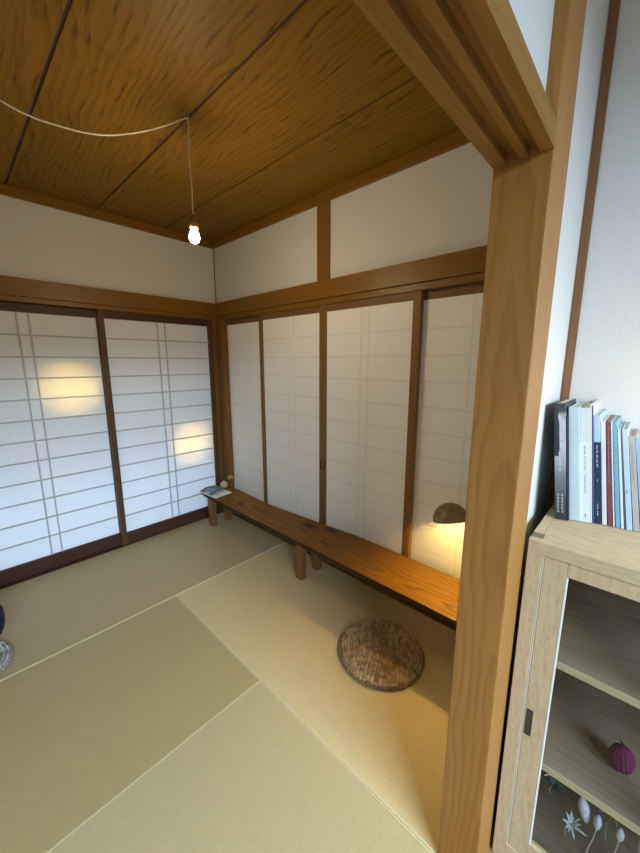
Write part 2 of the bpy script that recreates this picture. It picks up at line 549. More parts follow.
# grooved lintel over the opening (profile in y, z pushed along x)
gz = 1.903; gd = .017
prof = [(YP1, gz), (-2.742, gz), (-2.742, gz + gd), (-2.767, gz + gd), (-2.767, gz), (-2.782, gz), (-2.782, gz + gd),
        (-2.803, gz + gd), (-2.803, gz - .002), (YP0, gz - .002), (YP0, 1.945), (YP1, 1.945)]
def lintel():
    bm = bmesh.new()
    add_prism(bm, prof, XW, XJ, axis='x')
    return bm
struct('trim_11', lintel(), M['lintel'], 'grooved brown lintel over the opening, seen from below', 'lintel')
struct('trim_12', box(XW, XJ, YP0, YP1, -.05, .002, .002), M['lintel'], 'wooden threshold under the opening', 'threshold')
struct('trim_13', box(-.425, XR, -2.826, -2.803, 0, ZC, .001), M['slim_trim'], 'slim brown strip in the corner behind the books', 'corner strip')
struct('baseboard_north', box(XW, -.052, -.004, .075, -.056, .003), M['rail_x'], 'dark sill under the lattice screens', 'sill')
struct('baseboard_east', box(-.004, .085, YP1, -.102, -.056, .003), M['rail_y'], 'brown sill under the four screens', 'sill')

# ------------------------------------------------------------------ tatami
def tatami(label, x0, x1, y0, y1, mat, seams):
    """seams: which sides carry the pale folded edge"""
    cx, cy = (x0 + x1) / 2, (y0 + y1) / 2
    r = thing('tatami_mat', label, 'tatami mat', (cx, cy, -.054), 'borderless tatami mats on the floor')
    g = .0015
    a0, a1, b0, b1 = x0 + g - cx, x1 - g - cx, y0 + g - cy, y1 - g - cy
    w = .0042
    i0 = a0 + (w if 'w' in seams else 0); i1 = a1 - (w if 'e' in seams else 0)
    j0 = b0 + (w if 's' in seams else 0); j1 = b1 - (w if 'n' in seams else 0)
    part('mat_body', box(i0, i1, j0, j1, 0, .054, .002, 2), mat, r)
    bm = bmesh.new()
    if 'w' in seams: add_box(bm, a0, i0, b0, b1, 0, .0545, .001)
    if 'e' in seams: add_box(bm, i1, a1, b0, b1, 0, .0545, .001)
    if 's' in seams: add_box(bm, i0, i1, b0, j0, 0, .0545, .001)
    if 'n' in seams: add_box(bm, i0, i1, j1, b1, 0, .0545, .001)
    part('folded_edge', bm, M['seam'], r)
    return r
tatami('tatami mat lying along the lattice screens, under the magazine end of the bench', -1.91, -.005, -.922, -.005, M['mat_a'], 's')
tatami('tatami mat beneath the bench and the brown woven cushion', -.956, -.005, YP1, -.922, M['mat_b'], 'wn')
tatami('middle tatami mat between the far mat and the nearest mat', XW + .005, -.956, -1.822, -.922, M['mat_c'], 'en')
tatami('nearest tatami mat at the bottom edge, left of the timber post', XW + .005, -.956, YP1, -1.822, M['mat_d'], 'en')
tatami('half tatami mat under the grey cushion at the left edge', XW + .005, -1.91, -.922, -.005, M['mat_a'], 's')

# ------------------------------------------------------------------ sliding screens
ROW = [.105 + (1.822 - .105) / 12 * k for k in range(1, 12)]
def north_screen(label, x0, x1, front, sw=.039):
    y = 0.004 if front else .036
    r = thing('lattice_screen', label, 'sliding screen', ((x0 + x1) / 2, y, .003), 'lattice paper screens on the far side')
    h = (x1 - x0) / 2
    for s in (-1, 1):
        a = -h if s < 0 else h - sw
        part('stile', box(a, a + sw, 0, .03, 0, 1.888, .0015), M['stile'], r)
    part('bottom_rail', box(-h + sw, h - sw, .001, .029, 0, .1, .0015), M['rail_x'], r)
    part('top_rail', box(-h + sw, h - sw, .001, .029, 1.822, 1.888, .0015), M['rail_x'], r)
    part('paper', box(-h + sw, h - sw, .0205, .0212, .1, 1.822), M['paper_lit'], r)
    bm = bmesh.new()
    for z in ROW:
        add_box(bm, -h + sw, h - sw, .012, .0203, z - .005 - .003, z + .005 - .003)
    for dx in (-.031, .031):
        add_box(bm, dx - .0045, dx + .0045, .011, .0204, .1, 1.822)
    part('lattice', bm, M['lattice'], r)
    return r
north_screen('lattice paper screen next to the corner post, with the lower warm light patch', -.977, -.054, True)
north_screen('lattice paper screen at the left edge, with the upper warm light patch', -1.865, -.941, False)
north_screen('lattice paper screen beyond the left edge', -2.80, -1.83, True)

def east_screen(label, y0, y1, front, swl=.04, swr=.04, pull=None, mid=None):
    """y0 < y1; screen stands in the plane x = 0 (front) or behind it"""
    x = 0.0 if front else .032
    cy = (y0 + y1) / 2
    r = thing('paper_screen', label, 'sliding screen', (x, cy, .003), 'paper screens behind the bench')
    h = (y1 - y0) / 2
    st1 = part('stile', box(0, .03, -h, -h + swr, 0, 1.886, .0015), M['stile_w'], r)
    st2 = part('stile', box(0, .03, h - swl, h, 0, 1.886, .0015), M['stile_w'], r)
    part('bottom_rail', box(.001, .029, -h + swr, h - swl, 0, .1, .0015), M['rail_y'], r)
    part('top_rail', box(.001, .029, -h + swr, h - swl, 1.832, 1.886, .0015), M['rail_y'], r)
    part('paper', box(.006, .008, -h + swr, h - swl, .1, 1.832), M['paper'], r)
    bm = bmesh.new()
    for z in ROW:
        add_box(bm, .0055, .0065, -h + swr, h - swl, z - .006, z + .006)
    c = 0 if mid is None else mid - cy
    for dy in (-.028, .028):
        add_box(bm, .0053, .0065, c + dy - .006, c + dy + .006, .1, 1.832)
    part('covered_lattice', bm, M['lattice_soft'], r)
    if pull:
        stp = st1 if pull < 0 else st2
        yy = (-h + swr / 2) if pull < 0 else (h - swl / 2)
        b = bmesh.new()
        add_box(b, -.0015, .004, yy - .006, yy + .006, .72, .80, .003)
        part('finger_pull', b, M['black'], stp)
    return r
east_screen('narrowest visible paper screen, beside the corner post', -.70, -.102, False, swl=.005, mid=-.40)
east_screen('paper screen second from the corner post, with a pull on its right stile', -1.3425, -.632, True, .047, .033, -1, -1.02)
east_screen('paper screen third from the corner post, with a pull on its left stile', -2.062, -1.3435, True, .033, .047, 1, -1.692)
east_screen('paper screen behind the bronze lamp, partly hidden by the timber post', -2.70, -1.99, False, .04, .04, None, -2.36)

# ------------------------------------------------------------------ bench
def bench():
    r = thing('low_bench', 'long low wooden bench along the paper screens', 'bench', (0, 0, 0.0))
    front = [(-.315, -.085), (-.334, -.105), (-.340, -.5), (-.342, -1.0), (-.338, -1.5), (-.342, -2.0), (-.339, -2.65)]
    back = [(-.012, -2.65), (-.012, -2.1), (-.014, -1.65), (-.042, -1.36), (-.066, -1.05), (-.082, -.77), (-.07, -.5), (-.062, -.34), (-.066, -.21), (-.1, -.09), (-.2, -.047), (-.24, -.05)]
    bm = bmesh.new()
    b2 = bmesh.new()
    add_prism(b2, front + back, .268, .33)
    for v in b2.verts:                       # front face undercut to face down and look darker
        if v.co.z < .3 and v.co.x < -.25:
            v.co.x += .042
    bmesh.ops.bevel(b2, geom=list(b2.edges), offset=.005, segments=2, affect='EDGES', profile=.6)
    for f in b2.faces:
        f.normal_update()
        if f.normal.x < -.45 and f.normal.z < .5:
            f.material_index = 1  # darker copy of the timber paints shade on the front face
    vm = {v: bm.verts.new(v.co) for v in b2.verts}
    for f in b2.faces:
        bm.faces.new([vm[v] for v in f.verts]).material_index = f.material_index
    b2.free()
    part('seat_plank', bm, [M['bench'], M['bench_shaded']], r)
    for y in (-.195, -1.385, -2.56):
        for x0, x1, s in ((-.292, -.238, 1), (-.128, -.078, -1)):
            bm = bmesh.new()
            b2 = bmesh.new()
            bmesh.ops.create_cube(b2, size=1)
            for v in b2.verts:
                t = v.co.z + .5
                k = 1 if t > .5 else .9
                v.co = Vector(((x0 + x1) / 2 + v.co.x * (x1 - x0) * k, y + v.co.y * .064 * k, .0015 + t * .2665))
            bmesh.ops.bevel(b2, geom=list(b2.edges), offset=.0025, segments=1, affect='EDGES')
            merge(bm, b2)
            part('leg', bm, M['bench_leg'], r)
        # arched brace between the pair of legs
        arc = [(-.239, .267), (-.239, .17)]
        for k in range(0, 11):
            a = math.pi * k / 10
            arc.append((-.183 - .05 * math.cos(a), .175 + .055 * math.sin(a)))
        arc += [(-.127, .17), (-.127, .267)]
        bm = bmesh.new()
        add_prism(bm, arc, y - .014, y + .014, axis='y')
        part('brace', bm, M['bench_leg'], r)
    return r
bench()

# ------------------------------------------------------------------ woven cushions
def woven(name, label, cat, cx, cy, R, H, mats, twist=1, thick_turns=14):
    r = thing(name, label, cat, (cx, cy, .0005))
    bm = bmesh.new()
    nr, nt_ = thick_turns * 9, 420
    shade = bm.verts.layers.float_color.new('strand')
    rings = []
    cen = bm.verts.new((0, 0, H))
    cen[shade] = (.5, .5, .5, 1)
    pitch = R / thick_turns
    for i in range(1, nr + 1):
        rr = R * i / nr
        ring = []
        for k in range(nt_):
            a = 2 * math.pi * k / nt_
            s = rr / pitch + a / (2 * math.pi)          # spiral turns
            fr = s - math.floor(s)
            coil = abs(math.sin(math.pi * fr))
            turn = math.floor(s)
            arc = a * (turn + .5) * pitch
            braid = .5 + .5 * math.sin(2 * math.pi * (arc / .02) + turn * 1.9 + (fr - .5) * 3.4)
            edge = min(1, (R - rr) / (R * .16))
            dome = H * (.72 + .28 * (1 - (rr / R) ** 2)) * math.sqrt(max(0.0, 1 - (1 - edge) ** 2) * .8 + .2 if edge < 1 else 1)
            z = dome - .010 + .008 * (coil ** .6) + .018 * (braid ** .8) * coil - .004
            nv = bm.verts.new((rr * math.cos(a), rr * math.sin(a), max(z, .004)))
            sid = int(arc / .02 + turn * 1.9 / (2 * math.pi) + .25) * 7 + turn * 131
            sv = random.Random(sid).random()
            nv[shade] = (sv, sv, sv, 1)
            ring.append(nv)
        rings.append(ring)
    for k in range(nt_):
        bm.faces.new((cen, rings[0][k], rings[0][(k + 1) % nt_]))
    for ra, rb in zip(rings, rings[1:]):
        for k in range(nt_):
            bm.faces.new((ra[k], rb[k], rb[(k + 1) % nt_], ra[(k + 1) % nt_]))
    # rim and underside
    low = [bm.verts.new((v.co.x * .985, v.co.y * .985, .001)) for v in rings[-1]]
    for k in range(nt_):
        bm.faces.new((rings[-1][k], low[k], low[(k + 1) % nt_], rings[-1][(k + 1) % nt_]))
    bm.faces.new(low[::-1])
    for f in bm.faces: f.smooth = True
    part('woven_top', bm, mats[0], r)
    # raised plaited rim
    bm = bmesh.new()
    n = 360
    pts = [(R * math.cos(2 * math.pi * k / n), R * math.sin(2 * math.pi * k / n), .011) for k in range(n + 1)]
    add_tube(bm, pts, [.0085 + .0025 * math.sin(2 * math.pi * k / 5.0) for k in range(n + 1)], 8)
    part('plaited_rim', bm, mats[1], r)
    return r
def strands(name, dark, light, rough):
    m, nt, b, out = new_mat(name)
    at = nt.nodes.new('ShaderNodeAttribute'); at.attribute_name = 'strand'
    r = ramp(nt, [(.1, dark), (.9, light)])
    nt.links.new(at.outputs['Fac'], r.inputs[0])
    nt.links.new(r.outputs[0], b.inputs['Base Color'])
    b.inputs['Roughness'].default_value = rough
    return m
M['rush'] = strands('brown_plaited_rush', (.30, .19, .09), (.64, .455, .24), .34)
M['rush_dark'] = plain('rush_rim', (.24, .145, .07), .6, noise=.4, nscale=90)
M['grey_weave'] = strands('grey_woven_yarn', (.30, .29, .27), (.62, .60, .55), .7)
M['grey_rim'] = plain('grey_woven_rim', (.30, .28, .26), .8, noise=.3, nscale=60)
woven('woven_cushion', 'round brown woven rush cushion on the tatami beside the bench', 'floor cushion', -.425, -2.155, .214, .052, (M['rush'], M['rush_dark']))
woven('woven_cushion', 'round grey woven cushion cut off by the left edge', 'floor cushion', -1.955, -.74, .20, .04, (M['grey_weave'], M['grey_rim']), thick_turns=11)

# navy cloth bag slumped on the grey cushion
def navy_bag():
    r = thing('cloth_bag', 'dark navy cloth bag slumped on the grey cushion at the left edge', 'bag', (-1.905, -.63, .0505))
    bm = bmesh.new()
    bmesh.ops.create_icosphere(bm, subdivisions=4, radius=1)
    for v in bm.verts:
        n = v.co.copy()
        sq = Vector((math.copysign(abs(n.x) ** .7, n.x), math.copysign(abs(n.y) ** .7, n.y), math.copysign(abs(n.z) ** .75, n.z)))
        fold = .02 * math.sin(9 * n.x + 4 * n.z) + .015 * math.sin(13 * n.y - 6 * n.z)
        k = 1 - .35 * max(0, n.z)
        v.co = Vector((sq.x * .15 * k, sq.y * .15 * k, .13 + sq.z * .13)) * (1 + fold)
    for f in bm.faces: f.smooth = True
    part('bag_body', bm, plain('navy_cloth', (.006, .009, .035), .85, noise=.3, nscale=80), r)
    bm = bmesh.new()
    pts = [(-.07 + .14 * k / 12, 0, .225 + .10 * math.sin(math.pi * k / 12)) for k in range(13)]
    add_tube(bm, pts, .009, 8)
    part('handle', bm, plain('navy_strap', (.01, .013, .035), .8, noise=.2), r)
navy_bag()

# ------------------------------------------------------------------ things on the bench
def magazine():
    r = thing('magazine', 'thin magazine with a landscape cover lying on the far end of the bench', 'magazine', (-.247, -.236, .3305), rot=(0, 0, math.radians(4)))
    part('pages', box(-.088, .088, -.128, .128, 0, .006, .001), plain('page_white', (.82, .82, .8), .6), r)
    m, nt, b, out = new_mat('landscape_cover')
    mp = coords(nt, (1, 1, 1))
    n = node(nt, 'ShaderNodeTexNoise')
    n.inputs['Scale'].default_value = 16; n.inputs['Detail'].default_value = 5
    nt.links.new(mp.outputs[0], n.inputs['Vector'])
    rp = ramp(nt, [(.36, (.02, .03, .035)), (.47, (.06, .14, .17)), (.56, (.22, .36, .40)), (.68, (.55, .55, .46))])
    nt.links.new(n.outputs['Fac'], rp.inputs[0])
    nt.links.new(rp.outputs[0], b.inputs['Base Color'])
    b.inputs['Roughness'].default_value = .35
    part('cover_picture', box(-.082, .084, -.055, .124, .006, .0068), m, r)
    bm = bmesh.new()
    for k in range(3):
        add_box(bm, -.06, -.01 + .02 * k, -.078 - .014 * k, -.073 - .014 * k, .006, .0064)
    part('cover_lettering', bm, plain('grey_ink', (.35, .36, .38), .6), r)
magazine()

def bud_vase():
    r = thing('bud_vase', 'small round cream vase beside the magazine', 'vase', (-.125, -.185, .3305))
    bm = bmesh.new()
    add_lathe(bm, [(0, 0), (.018, 0), (.031, .012), (.036, .028), (.031, .045), (.017, .056), (.010, .060), (.0115, .066), (.0095, .066), (.008, .060), (.008, .045), (0, .045)], seg=28)
    part('vase_body', bm, plain('cream_glaze', (.56, .45, .29), .4, noise=.08, nscale=40), r)
    f = thing('dried_flower', 'dried brown flower head leaning out of the cream vase', 'flower', (-.125, -.185, .378))
    bm = bmesh.new()
    add_tube(bm, [(0, 0, 0), (.002, -.005, .024), (.009, -.030, .050), (.016, -.064, .064)], .0016, 6)
    part('stem', bm, plain('dry_stem', (.26, .2, .09), .8), f)
    bm = bmesh.new()
    c = Vector((.020, -.082, .070))
    for k in range(90):
        z = 1 - 2 * (k + .5) / 90; a = k * 2.39996
        d = Vector((math.sqrt(1 - z * z) * math.cos(a), math.sqrt(1 - z * z) * math.sin(a), z))
        L = .024 + .010 * random.random()
        s = d.orthogonal().normalized() * .005; t = d.cross(s)
        p0, p1 = c + d * .004, c + d * L
        v = [bm.verts.new(p0), bm.verts.new(p0.lerp(p1, .6) + s), bm.verts.new(p1 + t * .5), bm.verts.new(p0.lerp(p1, .6) - s)]
        bm.faces.new(v)
    bmesh.ops.create_icosphere(bm, subdivisions=2, radius=.016, matrix=Matrix.Translation(c))
    part('flower_head', bm, plain('dry_petals', (.50, .36, .13), .8, noise=.3, nscale=120), f)
bud_vase()

def reading_lamp():
    lx, ly, lz = -.128, -2.357, .712
    by = -2.56
    r = thing('bench_lamp', 'small bronze dome lamp lit on the bench next to the timber post', 'lamp', (lx, by, .3305))
    o = Vector((lx, by, .3305))
    bm = bmesh.new()
    add_lathe(bm, [(0, 0), (.06, 0), (.062, .006), (.055, .016), (.02, .022), (0, .022)], seg=40)
    part('base', bm, M['bronze'], r)
    bm = bmesh.new()
    zt = lz + .055 - o.z
    pts = [(0, 0, .02), (0, 0, .3), (0, 0, zt - .04)] + [(0, .03 * (1 - math.cos(a)), zt - .04 + .04 * math.sin(a)) for a in (.4, .8, 1.2, 1.57)] + [(0, ly - by - .075, zt)]
    add_tube(bm, pts, .006, 12)
    part('stem', bm, M['bronze'], r)
    bm = bmesh.new()
    R, Hh = .088, .085
    outer = [(R * math.cos(a), lz - o.z + Hh * math.sin(a)) for a in [math.pi / 2 * k / 14 for k in range(15)]]
    outer = [(max(0, a), b) for a, b in outer]
    outer[-1] = (0, outer[-1][1])
    inner = [(max(0, (R - .003) * math.cos(a)), lz - o.z + (Hh - .003) * math.sin(a)) for a in [math.pi / 2 * k / 14 for k in range(14, -1, -1)]]
    inner[0] = (0, inner[0][1])
    add_lathe(bm, outer[:], 0, ly - by, 40, 0)
    add_lathe(bm, inner[:], 0, ly - by, 40, 1)
    add_lathe(bm, [outer[0], (outer[0][0] + .002, outer[0][1] - .003), (inner[-1][0], outer[0][1] - .003), inner[-1]], 0, ly - by, 40, 0)
    piv = Matrix.Translation((0, ly - by, lz - o.z)) @ Matrix.Rotation(math.radians(-15), 4, 'X') @ Matrix.Rotation(math.radians(7), 4, 'Y') @ Matrix.Translation((0, by - ly, o.z - lz))
    bmesh.ops.transform(bm, matrix=piv, verts=list(bm.verts))
    sh = part('lamp_shade', bm, [M['bronze'], M['bronze_in']], r)
    bm = bmesh.new()
    add_tube(bm, [(0, ly - by - .10, zt), (0, ly - by - .07, zt)], .012, 16)
    part('shade_joint', bm, M['bronze'], sh)
    bm = bmesh.new()
    bmesh.ops.create_uvsphere(bm, u_segments=20, v_segments=12, radius=.019, matrix=Matrix.Translation((0, ly - by, lz + .043 - o.z)))
    for f in bm.faces: f.smooth = True
    part('bulb', bm, M['bulb_small'], sh)
reading_lamp()

# ------------------------------------------------------------------ hanging bulb
def pendant():
    hx, hy = -.932, -1.399
    r = thing('pendant_bulb', 'bare lit bulb hanging on a cream twisted cord from the ceiling', 'pendant lamp', (hx, hy, ZC))
    # cord: swag from the left, over the hook, then straight down
    d = Vector((math.cos(math.radians(195)), math.sin(math.radians(195)), 0))
    key = [(.0, -.012), (.041, -.040), (.096, -.084), (.196, -.156), (.285, -.213), (.377, -.264), (.454, -.295), (.532, -.316), (.615, -.332), (.685, -.331), (.80, -.318), (.95, -.275), (1.2, -.16), (1.45, -.008)]
    pts = []
    for i in range(len(key) - 1):
        for k in range(8):
            t = k / 8
            p0 = key[max(i - 1, 0)]; p1 = key[i]; p2 = key[i + 1]; p3 = key[min(i + 2, len(key) - 1)]
            q = [.5 * (2 * p1[j] + (-p0[j] + p2[j]) * t + (2 * p0[j] - 5 * p1[j] + 4 * p2[j] - p3[j]) * t * t + (-p0[j] + 3 * p1[j] - 3 * p2[j] + p3[j]) * t ** 3) for j in (0, 1)]
            pts.append(d * q[0] + Vector((0, 0, q[1])))
    pts.append(d * key[-1][0] + Vector((0, 0, key[-1][1])))
    drop = [Vector((.000, -.004, -.014)), Vector((.002, -.004, -.04)), Vector((-.001, 0, -.15)), Vector((.002, 0, -.28)), Vector((.0, 0, -.405))]
    path = pts[::-1] + drop
    # resample finely and twist two strands
    fine = []
    for a, b in zip(path, path[1:]):
        n = max(2, int((b - a).length / .004))
        for k in range(n):
            fine.append(a.lerp(b, k / n))
    fine.append(path[-1])
    bm = bmesh.new()
    s = 0
    strands = ([], [])
    for i, p in enumerate(fine):
        t = (fine[min(i + 1, len(fine) - 1)] - fine[max(i - 1, 0)]).normalized()
        u = Vector((0, 1, 0)).cross(t)
        u = u.normalized() if u.length > .1 else Vector((1, 0, 0))
        w = t.cross(u)
        if i: s += (p - fine[i - 1]).length
        for q in (0, 1):
            a = 2 * math.pi * s / .022 + q * math.pi
            strands[q].append(p + (u * math.cos(a) + w * math.sin(a)) * .0015)
    for q in (0, 1):
        add_tube(bm, strands[q], .0018, 6)
    part('cord', bm, M['cord'], r)
    bm = bmesh.new()
    add_tube(bm, [(.006, .0, 0.001), (.006, 0, -.012)] + [(.006 * math.cos(a), 0, -.012 - .006 * math.sin(a)) for a in (.8, 1.6, 2.4, 3.1)], .0018, 8)
    part('ceiling_hook', bm, M['socket'], r)
    bm = bmesh.new()
    e = d * 1.45
    add_tube(bm, [e + Vector((0, 0, .001)), e + Vector((0, 0, -.016))], .002, 8)
    part('ceiling_hook', bm, M['socket'], r)
    bm = bmesh.new()
    z0 = -.40
    add_lathe(bm, [(0, z0), (.008, z0), (.012, z0 - .006), (.0195, z0 - .012), (.0205, z0 - .05), (.0185, z0 - .056), (0, z0 - .056)], seg=28)
    part('lamp_socket', bm, M['socket'], r)
    bm = bmesh.new()
    zb = z0 - .056
    add_lathe(bm, [(.013, zb), (.014, zb - .008), (.021, zb - .022), (.024, zb - .036), (.021, zb - .050), (.012, zb - .059), (0, zb - .062)], seg=28)
    part('bulb', bm, M['bulb'], r)
pendant()

# ------------------------------------------------------------------ oak cabinet
CX0, CX1 = -.825, -.425      # front, back
CY1, CY0 = -2.834, -3.66     # left side (far), right side (out of frame)
CZ = 1.056
def cabinet():
    r = thing('display_cabinet', 'pale oak cabinet with glazed sliding doors below the row of books', 'cabinet', ((CX0 + CX1) / 2, (CY0 + CY1) / 2, 0))
    ox, oy = (CX0 + CX1) / 2, (CY0 + CY1) / 2
    X = lambda x: x - ox
    Y = lambda y: y - oy
    t = .022
    part('side_panel', box(X(CX0 + .022), X(CX1), Y(CY1 - t), Y(CY1), .001, CZ - .002, .002), M['oak'], r)
    part('side_panel', box(X(CX0 + .022), X(CX1), Y(CY0), Y(CY0 + t), .001, CZ - .002, .002), M['oak'], r)
    # top board between two narrow end strips, with small square pegs at the joints
    part('top_board', box(X(CX0 + .0224), X(CX1), Y(CY0 + .024), Y(CY1 - .0225), CZ - .0215, CZ - .0006, .0006), M['oak_y'], r)
    part('top_end_strip', box(X(CX0 + .0535), X(CX1), Y(CY1 - .0215), Y(CY1), CZ - .0215, CZ, .0008), M['oak'], r)
    part('top_end_strip', box(X(CX0 + .0535), X(CX1), Y(CY0), Y(CY0 + .0235), CZ - .0215, CZ, .0008), M['oak'], r)
    part('joint_peg', box(X(CX0 + .0225), X(CX0 + .053), Y(CY1 - .027), Y(CY1 - .0005), CZ - .0212, CZ - .0002, .0008), M['oak_back'], r)
    part('joint_peg', box(X(CX0 + .0225), X(CX0 + .053), Y(CY0 + .0005), Y(CY0 + .027), CZ - .0212, CZ - .0002, .0008), M['oak_back'], r)
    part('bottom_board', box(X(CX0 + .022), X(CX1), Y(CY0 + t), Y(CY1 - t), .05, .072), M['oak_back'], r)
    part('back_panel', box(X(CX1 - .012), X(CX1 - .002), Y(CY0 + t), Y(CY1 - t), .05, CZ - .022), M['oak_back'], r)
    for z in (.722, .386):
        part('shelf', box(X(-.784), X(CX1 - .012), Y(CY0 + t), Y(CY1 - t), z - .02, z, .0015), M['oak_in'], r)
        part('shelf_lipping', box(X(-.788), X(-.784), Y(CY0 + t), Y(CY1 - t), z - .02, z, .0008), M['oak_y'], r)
    # mitred front frame
    fw = .034
    for side in (1, -1):
        bm = bmesh.new()
        yo = CY1 if side > 0 else CY0
        yi = yo - side * fw
        add_prism(bm, [(Y(yo), .001), (Y(yi), .001), (Y(yi), CZ - fw), (Y(yo), CZ)], X(CX0), X(CX0 + .022), .0015, axis='x')
        part('frame_stile', bm, M['oak'], r)
    bm = bmesh.new()
    add_prism(bm, [(Y(CY1), CZ), (Y(CY1 - fw), CZ - fw), (Y(CY0 + fw), CZ - fw), (Y(CY0), CZ)], X(CX0), X(CX0 + .022), .0015, axis='x')
    part('frame_rail', bm, M['oak_y'], r)
    part('frame_rail', box(X(CX0), X(CX0 + .022), Y(CY0 + fw), Y(CY1 - fw), .03, .07, .0015), M['oak_y'], r)
    # two sliding doors
    zb, zt = .07, CZ - fw
    ymid = (CY0 + CY1) / 2
    for k, (ya, yb, xo) in enumerate(((CY1 - fw - .001, ymid - .026, .003), (ymid + .026, CY0 + fw + .001, .024))):
        x0, x1 = X(CX0 + xo), X(CX0 + xo + .019)
        sw = .0525
        dr = part('sliding_door', (lambda bm: (
            add_box(bm, x0, x1, Y(ya - sw), Y(ya - .004), zb, zt - .0005, .0015),
            add_box(bm, x0, x1, Y(yb), Y(yb + sw), zb, zt - .0005, .0015),
            add_box(bm, x0, x1, Y(yb + sw), Y(ya - sw), zt - .038, zt - .0005, .0015),
            add_box(bm, x0, x1, Y(yb + sw), Y(ya - sw), zb, zb + .06, .0015), bm)[-1])(bmesh.new()), M['oak'], r)
        part('glass_pane', box(x0 + .008, x0 + .011, Y(yb + sw), Y(ya - sw), zb + .06, zt - .038), M['glass'], dr)
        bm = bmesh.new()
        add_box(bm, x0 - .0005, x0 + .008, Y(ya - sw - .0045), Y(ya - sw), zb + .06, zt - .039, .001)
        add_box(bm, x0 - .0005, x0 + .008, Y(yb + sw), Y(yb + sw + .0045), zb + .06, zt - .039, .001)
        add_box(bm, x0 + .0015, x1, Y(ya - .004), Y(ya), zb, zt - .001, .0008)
        part('bead_and_highlight', bm, M['bead_glint'], dr)  # glass beads plus a door edge strip, pale colour paints the edge highlight
        if k == 0:
            yp, zp = -2.8845, .524
            bm = bmesh.new()
            # recessed finger pull: rim around a dished plate
            add_box(bm, x0 - .0018, x0 + .001, Y(yp - .0075), Y(yp - .0055), zp - .041, zp + .041, .0005)
            add_box(bm, x0 - .0018, x0 + .001, Y(yp + .0055), Y(yp + .0075), zp - .041, zp + .041, .0005)
            add_box(bm, x0 - .0018, x0 + .001, Y(yp - .0055), Y(yp + .0055), zp + .036, zp + .041, .0005)
            add_box(bm, x0 - .0018, x0 + .001, Y(yp - .0055), Y(yp + .0055), zp - .041, zp - .036, .0005)
            part('finger_pull', bm, plain('dull_nickel', (.085, .083, .075), .3, .7, noise=.2, nscale=60), dr)
            bm = bmesh.new()
            add_prism(bm, [(x0 - .0014, zp - .036), (x0 - .0005, zp - .004), (x0 - .0009, zp + .036), (x0 + .001, zp + .036), (x0 + .001, zp - .036)], Y(yp - .0055), Y(yp + .0055), axis='y')
            part('pull_dish', bm, plain('worn_nickel', (.15, .148, .135), .32, .85), dr)
cabinet()

# ------------------------------------------------------------------ books
BZ = CZ + .0006
G = 'books standing on the oak cabinet'
def lettering(bm, x, y0, y1, z0, z1, n, seed):
    """column of small illegible strokes"""
    rnd = random.Random(seed)
    h = (z1 - z0) / n
    w = y1 - y0
    for i in range(n):
        za = z1 - h * (i + .85); zb = z1 - h * (i + .1)
        yc0, yc1 = y0 + w * .1, y1 - w * .1
        for k in range(3):
            z = za + (zb - za) * (k + rnd.random() * .5) / 3
            add_box(bm, x, x + .0006, yc0 + rnd.random() * w * .15, yc1 - rnd.random() * w * .15, z, z + h * .07)
        y = yc0 + (yc1 - yc0) * (.25 + .5 * rnd.random())
        add_box(bm, x, x + .0006, y - w * .05, y + w * .05, za, zb)
def book(label, x, y, w, h, depth, lean, cover, band=None, letters=None, pagecol=(.80, .72, .52), spine=None):
    """spine faces -x; (x, y) is the spine's far bottom corner; leans towards +y"""
    r = thing('book', label, 'book', (x, y, BZ), G, rot=(-math.radians(lean), 0, 0))
    c = .0016 if w > .008 else .0009
    bm = bmesh.new()
    add_box(bm, .003, depth - .003, -w + c, -c, .002, h - .003)
    part('pages', bm, plain('pages', pagecol, .8, noise=.06, nscale=120), r)
    bm = bmesh.new()
    if spine:
        part('spine', box(0, .003, -w, 0, 0, h, .0008, seg=2), plain('book_spine', spine, .5), r)
    else:
        add_box(bm, 0, .003, -w, 0, 0, h, .0008, 2)
    add_box(bm, .0022, depth, -c, 0, 0, h)
    add_box(bm, .0022, depth, -w, -w + c, 0, h)
    cv = part('cover', bm, cover if isinstance(cover, bpy.types.Material) else plain('book_cover', cover, .5, noise=.05), r)
    if band:
        bm = bmesh.new()
        add_box(bm, -.0007, .002, -w - .0004, .0004, band[0], band[1])
        add_box(bm, .002, depth * .98, -w - .0004, -w + c, band[0], band[1])
        part('paper_band', bm, plain('paper_band', band[2], .5), r)
    if letters:
        ink = plain('spine_ink', letters[1], .6)
        for k, (z0, z1, n, f0, f1) in enumerate(letters[0]):
            bm = bmesh.new()
            lettering(bm, -.0014, -w * f1, -w * f0, z0, z1, n, len(label) + k)
            part('spine_lettering', bm, ink, r)
    return r
